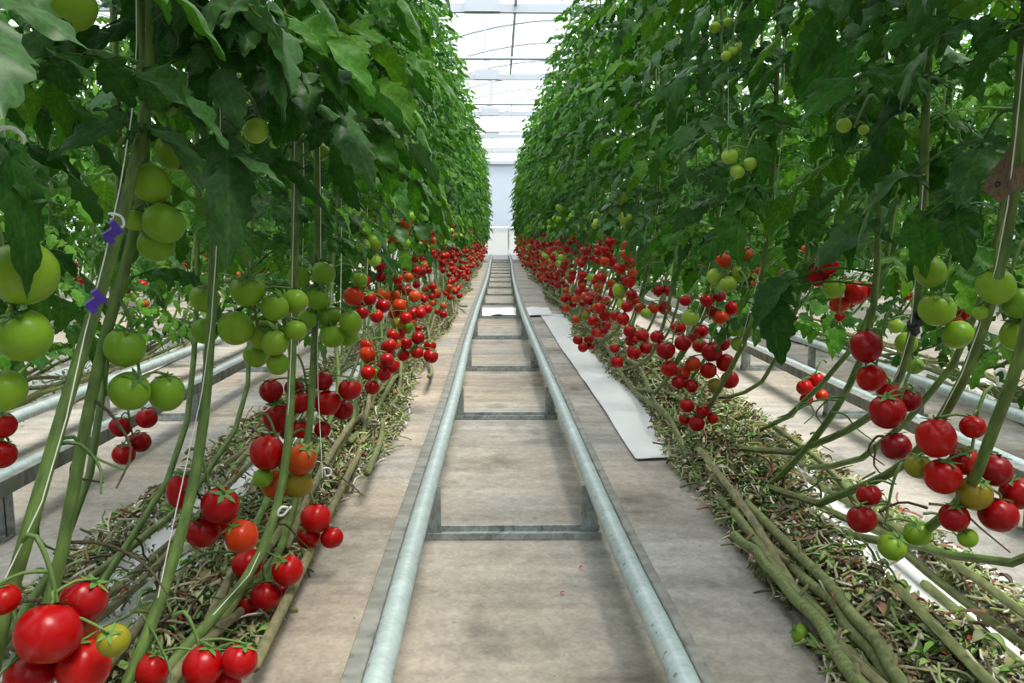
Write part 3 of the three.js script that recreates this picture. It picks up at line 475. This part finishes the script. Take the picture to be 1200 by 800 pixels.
for (const v of rowL) if (v.front && v.d > 3.0) {
  hang(v, 1, 0.30 + ra() * 0.15, ['R', 'R', 'R', 'R', 'O'], 'L', 5, 0.12 + ra() * 0.05, 'low');
  hang(v, 1, 0.52 + ra() * 0.14, ['R', 'R', 'R', 'O', 'R'], 'L', 5, 0.10 + ra() * 0.06, 'middle');
  if (v.d < 14) hang(v, 1, 0.74 + ra() * 0.1, ['G', 'K', 'O', 'G'], 'L', 4, 0.13, 'high');
}
for (const v of rowR) if (v.front && v.d > 3.4) {
  hang(v, -1, 0.30 + ra() * 0.12, ['R', 'R', 'R', 'R', 'O'], 'R', 5, 0.13 + ra() * 0.06, 'low');
  hang(v, -1, 0.50 + ra() * 0.1, ['R', 'R', 'R', 'R', 'O', 'K'], 'R', 6, 0.11 + ra() * 0.08, 'middle');
  hang(v, -1, 0.64 + ra() * 0.1, ['R', 'R', 'O', 'R'], 'R', 5, 0.11 + ra() * 0.06, 'upper');
  if (v.d < 14) hang(v, -1, 0.84 + ra() * 0.12, ['G', 'K', 'K', 'G'], 'R', 4, 0.14, 'high');
}
for (const [row, s, key] of [[rowL2, 1, 'L2'], [rowR2, -1, 'R2']]) for (const v of row) if (v.front && v.d > 1 && v.d < 8) hang(v, s, 0.4 + ra() * 0.25, ['R', 'R', 'O', 'G'], key, 5, 0.1, 'loose');

// ---------------------------------------------------------------- strings, clips, tag
function clip(o, p, mat, s = 1) { const g = mergeGeometries([box(0.022, 0.010, 0.009, 0, 0, 0), box(0.008, 0.018, 0.010, 0.007, 0.003, 0), box(0.008, 0.013, 0.008, -0.008, -0.003, 0.003)]); const m = mesh('string_clip', g, mat, o); m.position.copy(p).sub(o.position); m.scale.setScalar(s); m.rotation.set(0.3, 0.5, 0.5); return m; }
function ringClip(o, p, s = 1) { const b = new Builder().tube([V(0.012, 0, 0), V(0, 0.012, 0.003), V(-0.012, 0, 0.004), V(-0.002, -0.012, 0), V(0.010, -0.010, -0.004), V(0.020, -0.004, -0.003)], 0.0026, 0.0026, 6, W1, 18); const m = mesh('ring_clip', b.build(), M.clipWhite, o); m.position.copy(p).sub(o.position); m.scale.setScalar(s * 0.62); m.rotation.set(0.4, 0.6, ra() * 3); return m; }
function string(list, label, group) { const p = Array.isArray(list[0]) ? px(list) : list; const q = p[p.length - 1]; if (q.y < WIRE_Y) p.push(V(q.x, WIRE_Y, q.z)); const o = thing('support_string', label, 'string', p[0].clone(), group); mesh('twine', tube(p.map((v) => v.clone().sub(p[0])), 0.0009, 0.0009, 5, 24), M.string, o); return o; }
{ const s = string([[0, 690, 0.87], [60, 560, 0.92], [88, 440, 0.965], [108, 355, 1.0], [130, 272, 1.04], [146, 185, 1.08], [160, 60, 1.12]], 'white twine with two purple clips along a leaning vine'); clip(s, at(132, 272, 1.03), M.clipPurple); clip(s, at(112, 353, 0.99), M.clipPurple); ringClip(s, at(137, 260, 1.045), 1.1); }
{ const s = string([[185, 700, 1.15], [210, 580, 1.21], [240, 440, 1.30], [253, 300, 1.37], [258, 100, 1.41]], 'white twine in front of the largest green cluster'); ringClip(s, at(268, 22, 1.4), 1); }
{ const s = string([[250, 720, 1.28], [312, 640, 1.45], [338, 480, 1.57], [342, 330, 1.63], [345, 150, 1.65]], 'white twine beside the curving vine, a white clip at its bend'); ringClip(s, at(331, 598, 1.47), 1.5); ringClip(s, at(310, 478, 1.6), 1); }
{ const s = string([[378, 560, 1.78], [372, 420, 1.9], [376, 280, 1.93]], 'white twine just past the green cluster of paler round fruit'); ringClip(s, at(384, 553, 1.75), 1.2); }
{ const s = string([[1100, 490, 1.27], [1135, 420, 1.2], [1170, 300, 1.12], [1188, 180, 1.06]], 'white twine along the vine with the cardboard tag'); ringClip(s, at(1172, 442, 1.1), 1.5); }
{ const s = string([[1035, 470, 1.55], [1062, 410, 1.45], [1075, 300, 1.39]], 'white twine held by a black clip'); clip(s, at(1074, 378, 1.43), M.clipBlack, 1.5); }
{ const s = string([[15, 240, 0.95], [6, 160, 0.9]], 'twine with a wide white ring by the dark leaves'); ringClip(s, at(14, 162, 0.9), 1.5); }
for (const [row, g, l] of [[rowL, 'strings in the row facing the white sheet', 'white support twine in the row facing the white sheet'], [rowR, 'strings in the row along the white sheet', 'white support twine in the row along the white sheet']])
  for (const v of row) if (v.front && v.d > 1.6 && v.d < 8) { const s = string([v.pathAt(0.35).add(V(0.012, 0, 0.012)), v.pathAt(0.9).add(V(0.013, 0, 0.008)), v.pathAt(1.6).add(V(0.012, 0, 0))], l, g); ringClip(s, v.pathAt(0.45), 1); ringClip(s, v.pathAt(0.75), 1); }
for (const [x, k] of [[ROW_L + 0.12, 0], [ROW_L - 0.12, 1], [ROW_R - 0.12, 0], [ROW_R + 0.12, 1]])
  solo('crop_wire', tube([V(x, WIRE_Y, 5.4), V(x, WIRE_Y, -10), V(x, WIRE_Y, END)], 0.002, 0.002, 5, 6), M.frame, 'steel wire overhead holding the strings of a ' + (x < 0 ? 'row facing the white sheet' : 'row along the white sheet') + (k ? ', outer side' : ', rail side'), 'wire');
{ // cardboard tag wrapped on the vine
  const a = [at(1150, 219, 1.1), at(1183, 173, 1.09), at(1204, 190, 1.07), at(1172, 238, 1.09), at(1187, 224, 1.06), at(1206, 222, 1.05)];
  const b = new Builder(); const quad = (p, q, s, t) => b.grid((u, v) => p.clone().lerp(q, u).lerp(t.clone().lerp(s, u), v), 4, 4, W1);
  quad(a[0], a[1], a[4], a[3]); quad(a[1], a[2], a[5], a[4]);
  const o = thing('cardboard_tag', 'brown cardboard tag folded against a vine among dark leaves', 'tag', a[0].clone()); const g = b.build().translate(-a[0].x, -a[0].y, -a[0].z);
  const back = g.clone().translate(0, 0, -0.0015); mesh('card', mergeGeometries([g, back]), M.card, o);
  const h = mesh('eyelet', new THREE.TorusGeometry(0.003, 0.0012, 6, 12), M.clipBlack, o); h.position.copy(at(1169, 216, 1.082)).sub(o.position);
}

// ---------------------------------------------------------------- plastic sheets under the rows
function sheet(name, label, outline, mat, y, seed, group) {      // outline(u, v) -> [x, z]
  const b = new Builder(), nn = noiseMaker(seed, 16), NU = 14, NV = 120;
  b.grid((u, v) => { const [x, z] = outline(u, v); return V(x, y + (nn(x * 9 + 40, z * 5 + 400) * 0.6 + nn(x * 23 + 40, z * 14 + 400) * 0.4) * 0.016, z); }, NU, NV, W1);
  const g = b.build(), lower = g.clone().translate(0, -0.0012, 0);
  return solo(name, mergeGeometries([g, lower]), mat, label, 'plastic sheet', group);
}
const wob = (z, s) => Math.sin(z * 1.7 + s) * 0.03 + Math.sin(z * 4.1 + s * 2) * 0.015;
sheet('bed_sheet', 'crumpled white film under the litter of the row facing the white sheet', (u, v) => { const z = 1.5 - v * 22; return [THREE.MathUtils.lerp(-1.0 + wob(z, 1), -0.57 + wob(z, 3), u), z]; }, M.plastic, 0.004, 21);
sheet('bed_sheet', 'crumpled white film under old vines of the row along the white sheet', (u, v) => { const z = 1.5 - v * 22; return [THREE.MathUtils.lerp(0.72 + wob(z, 2), 1.08 + wob(z, 4), u), z]; }, M.plastic, 0.004, 22);
sheet('bed_sheet', 'white film strip behind the rails beyond the row facing the white sheet', (u, v) => { const z = 0 - v * 12; return [THREE.MathUtils.lerp(-2.45 + wob(z, 1), -1.95 + wob(z, 3), u), z]; }, M.plastic, 0.004, 23);
sheet('bed_sheet', 'white film strip behind the rails beyond the row along the white sheet', (u, v) => { const z = 0 - v * 12; return [THREE.MathUtils.lerp(2.1 + wob(z, 2), 2.6 + wob(z, 4), u), z]; }, M.plastic, 0.004, 24);
{ const a = onLevel(745, 541), b = onLevel(632, 369), c = onLevel(806, 538);
  sheet('floor_sheet', 'smooth white plastic sheet lying on the concrete beside the rails', (u, v) => { const z = THREE.MathUtils.lerp(a.z, b.z, v) + (u * -0.03) * (1 - v); const x0 = THREE.MathUtils.lerp(a.x, b.x, v) + Math.sin(v * 9) * 0.004; return [THREE.MathUtils.lerp(x0, x0 + (c.x - a.x) + 0.06 * Math.min(1, v * 6), u), z]; }, M.plastic, 0.003, 25);
  const f = onLevel(585, 362).z, n = onLevel(585, 371).z;
  sheet('floor_sheet', 'narrow white plastic strip crossing the concrete beneath the rails', (u, v) => [THREE.MathUtils.lerp(-0.29 + wob(v * 3, 1) * 0.5, b.x + 0.12, v), THREE.MathUtils.lerp(n + wob(v * 5, 2), f + wob(v * 4, 5), u)], M.plastic, 0.006, 26);
}

// ---------------------------------------------------------------- litter of leaves and cut stems
const filmShows = noiseMaker(88, 16);
const curl = new Builder().grid((u, v) => V((u - 0.5) * 0.5 * Math.sin(Math.PI * (0.1 + v * 0.85)), 0.35 * Math.sin(v * 2.6) + (u - 0.5) ** 2 * 0.9, v - 0.5), 2, 3, W1).build();
const stick = new Builder().tube([V(-0.5, 0, 0), V(-0.1, 0.10, 0.04), V(0.2, 0.06, -0.05), V(0.5, 0.0, 0.06)], 0.055, 0.035, 4, W1, 4).build();
const shred = new Builder().grid((u, v) => V((u - 0.5) * 0.22 * (1 - v * 0.5), 0.25 * Math.sin(v * 5), v - 0.5 + 0.1 * Math.sin(v * 7)), 1, 4, W1).build();
const DRY = [[0.22, 0.24, 0.08], [0.30, 0.26, 0.14], [0.17, 0.24, 0.07], [0.42, 0.38, 0.25], [0.10, 0.13, 0.05], [0.26, 0.13, 0.08], [0.20, 0.30, 0.09], [0.55, 0.52, 0.42], [0.07, 0.05, 0.035], [0.32, 0.36, 0.19]];
function litter(label, xa, xb, zNear, zFar, n, seed, group) {
  const r = rng(seed), o = thing('plant_litter', label, 'litter'); o.userData.kind = 'stuff';
  for (const [part, g, share, s0, s1] of [['dry_leaves', curl, 0.36, 0.012, 0.04], ['cut_stems', stick, 0.36, 0.03, 0.15], ['plastic_shreds', shred, 0.09, 0.010, 0.035], ['red_scraps', curl, 0.05, 0.010, 0.022], ['green_scraps', curl, 0.14, 0.012, 0.035]]) {
    const c = Math.round(n * share), im = new THREE.InstancedMesh(g, M.litter, c), m = new THREE.Object3D(), col = new THREE.Color(); im.name = part; im.userData.kind = 'stuff'; im.castShadow = im.receiveShadow = true;
    for (let i = 0; i < c; i++) {
      let z, e, x; for (let tr = 0; tr < 6; tr++) { z = zNear + (zFar - zNear) * Math.pow(r(), 2.0); e = (r() + r() + r()) / 3 * 1.5 - 0.25; x = xa(z) + (xb(z) - xa(z)) * e; if (e < 0 || e > 1.04) { e = r(); x = xa(z) + (xb(z) - xa(z)) * e; } if (z > -2.5 && (x < 0 ? x > -0.88 && x < -0.67 : x > 0.80 && x < 0.96) && r() < 0.93) continue; const band = x < 0 ? -x - 0.65 : x - 0.78; if (!(band > 0 && band < 0.19 && filmShows(x * 5 + 50, z * 1.8 + 200) > (z > -2.6 ? 0.36 : 0.5))) break; }
      if (Math.hypot(x - 0.56, z + 1.50) < 0.09) x += 0.13;
      const k = s0 + (s1 - s0) * r() * r();
      m.position.set(x, 0.008 + r() * 0.12 * Math.max(0.15, 1 - Math.abs(e - 0.5) * 1.9), z); m.rotation.set((r() - 0.5) * 1.6, r() * 6.28, (r() - 0.5) * 0.7);
      if (part === 'cut_stems' && r() < 0.6) m.rotation.y = Math.PI / 2 + (r() - 0.5) * 1.0;
      m.scale.set(k, part === 'cut_stems' ? Math.min(k, 0.065) : k, part === 'cut_stems' ? Math.min(k, 0.065) : k); m.updateMatrix(); im.setMatrixAt(i, m.matrix);
      const d = DRY[Math.floor(r() * 10)], l = 0.75 + r() * 0.6;
      if (part === 'plastic_shreds') col.setRGB(0.75, 0.76, 0.76); else if (part === 'red_scraps') col.setRGB(0.40, 0.05, 0.03); else if (part === 'green_scraps') col.setRGB(0.15 * l, 0.30 * l, 0.06); else col.setRGB(d[0] * l, d[1] * l, d[2] * l);
      im.setColorAt(i, col);
    }
    o.add(im);
  }
}
litter('dry leaves and cut stems under the row facing the white sheet', (z) => -1.02, (z) => -0.44 + wob(z, 7) * 1.2, -0.7, -22, 60000, 31);
litter('dry leaves and cut stems under the row along the white sheet', (z) => THREE.MathUtils.lerp(0.60, 0.56, Math.min(1, -z / 10)) + wob(z, 8) * 1.2, (z) => 1.08, -0.9, -22, 68000, 32);
litter('litter strip past the rails behind the row facing the white sheet', () => -2.5, () => -1.9, 0, -12, 2500, 33);
litter('litter strip past the rails behind the row along the white sheet', () => 2.05, () => 2.6, 0, -12, 2500, 34);

// ---------------------------------------------------------------- thick old stems lying in a bundle along the edge of the concrete
const ro = rng(616);
[[[846, 588], [880, 628], [925, 680], [985, 748], [1040, 815]], [[870, 612], [915, 650], [975, 712], [1035, 778], [1075, 825]], [[862, 625], [890, 652], [935, 700], [990, 770], [1020, 812]], [[820, 545], [880, 590], [960, 650], [1050, 735], [1120, 812]], [[890, 590], [980, 645], [1070, 720], [1150, 800], [1180, 835]], [[840, 560], [925, 640], [1000, 720], [1060, 800], [1085, 835]]].forEach((list, k) => {
  const p = list.map(([x, y], i) => { const q = onLevel(x, y, 0.03 + (k % 3) * 0.022); q.y += (ro() - 0.5) * 0.012; return q; }), o = thing('old_vine_stem', 'thick olive old vine stem in the bundle along the concrete edge', 'stem', p[0].clone(), 'old stems along the concrete edge');
  const pts = new THREE.CatmullRomCurve3(p.map((q) => q.clone().sub(p[0]))).getPoints(10).map((q, i) => q.add(V((ro() - 0.5) * 0.012, (ro() - 0.5) * 0.008, 0)));
  const m = mesh('stem', tube(pts, 0.0105, 0.0125, 8, 40), k % 2 ? M.oldStem : M.oldGreen, o);
  for (let j = 1; j < 10; j += 2) { const q = pts[j], a = ro() * 6.28; mesh('cut_stub', tube([q.clone(), q.clone().add(V(Math.cos(a) * 0.014, 0.014, Math.sin(a) * 0.01)), q.clone().add(V(Math.cos(a) * 0.026, 0.022 + ro() * 0.01, Math.sin(a) * 0.02))], 0.005, 0.0035, 5, 4), M.oldStem2, o); }
});

// ---------------------------------------------------------------- small things on the floor
{ const p = onLevel(938, 752); const r = 12 / F * -p.z; const o = thing('fallen_tomato', 'small green tomato lying on the concrete against old vines', 'tomato', V(p.x, r * 0.94, p.z)); const t = mesh('fruit', TOM_FINE[1], FRUIT.G[2], o); t.scale.setScalar(r); t.rotation.z = 1.1; mesh('calyx', CALYX_FINE, M.calyx, t); }
for (const [x, y] of [[681, 667], [659, 697]]) { const p = onLevel(x, y), g = curl.clone().scale(0.014, 0.008, 0.014).rotateY(x); const m = solo('red_petal', g, std({ color: C(0.5, 0.06, 0.06), roughness: 0.7, side: THREE.DoubleSide }), 'tiny red scrap on bare concrete between the rails', 'scrap', 'red scraps between the rails'); m.position.set(p.x, 0.004, p.z); }

renderer.render(scene, camera);
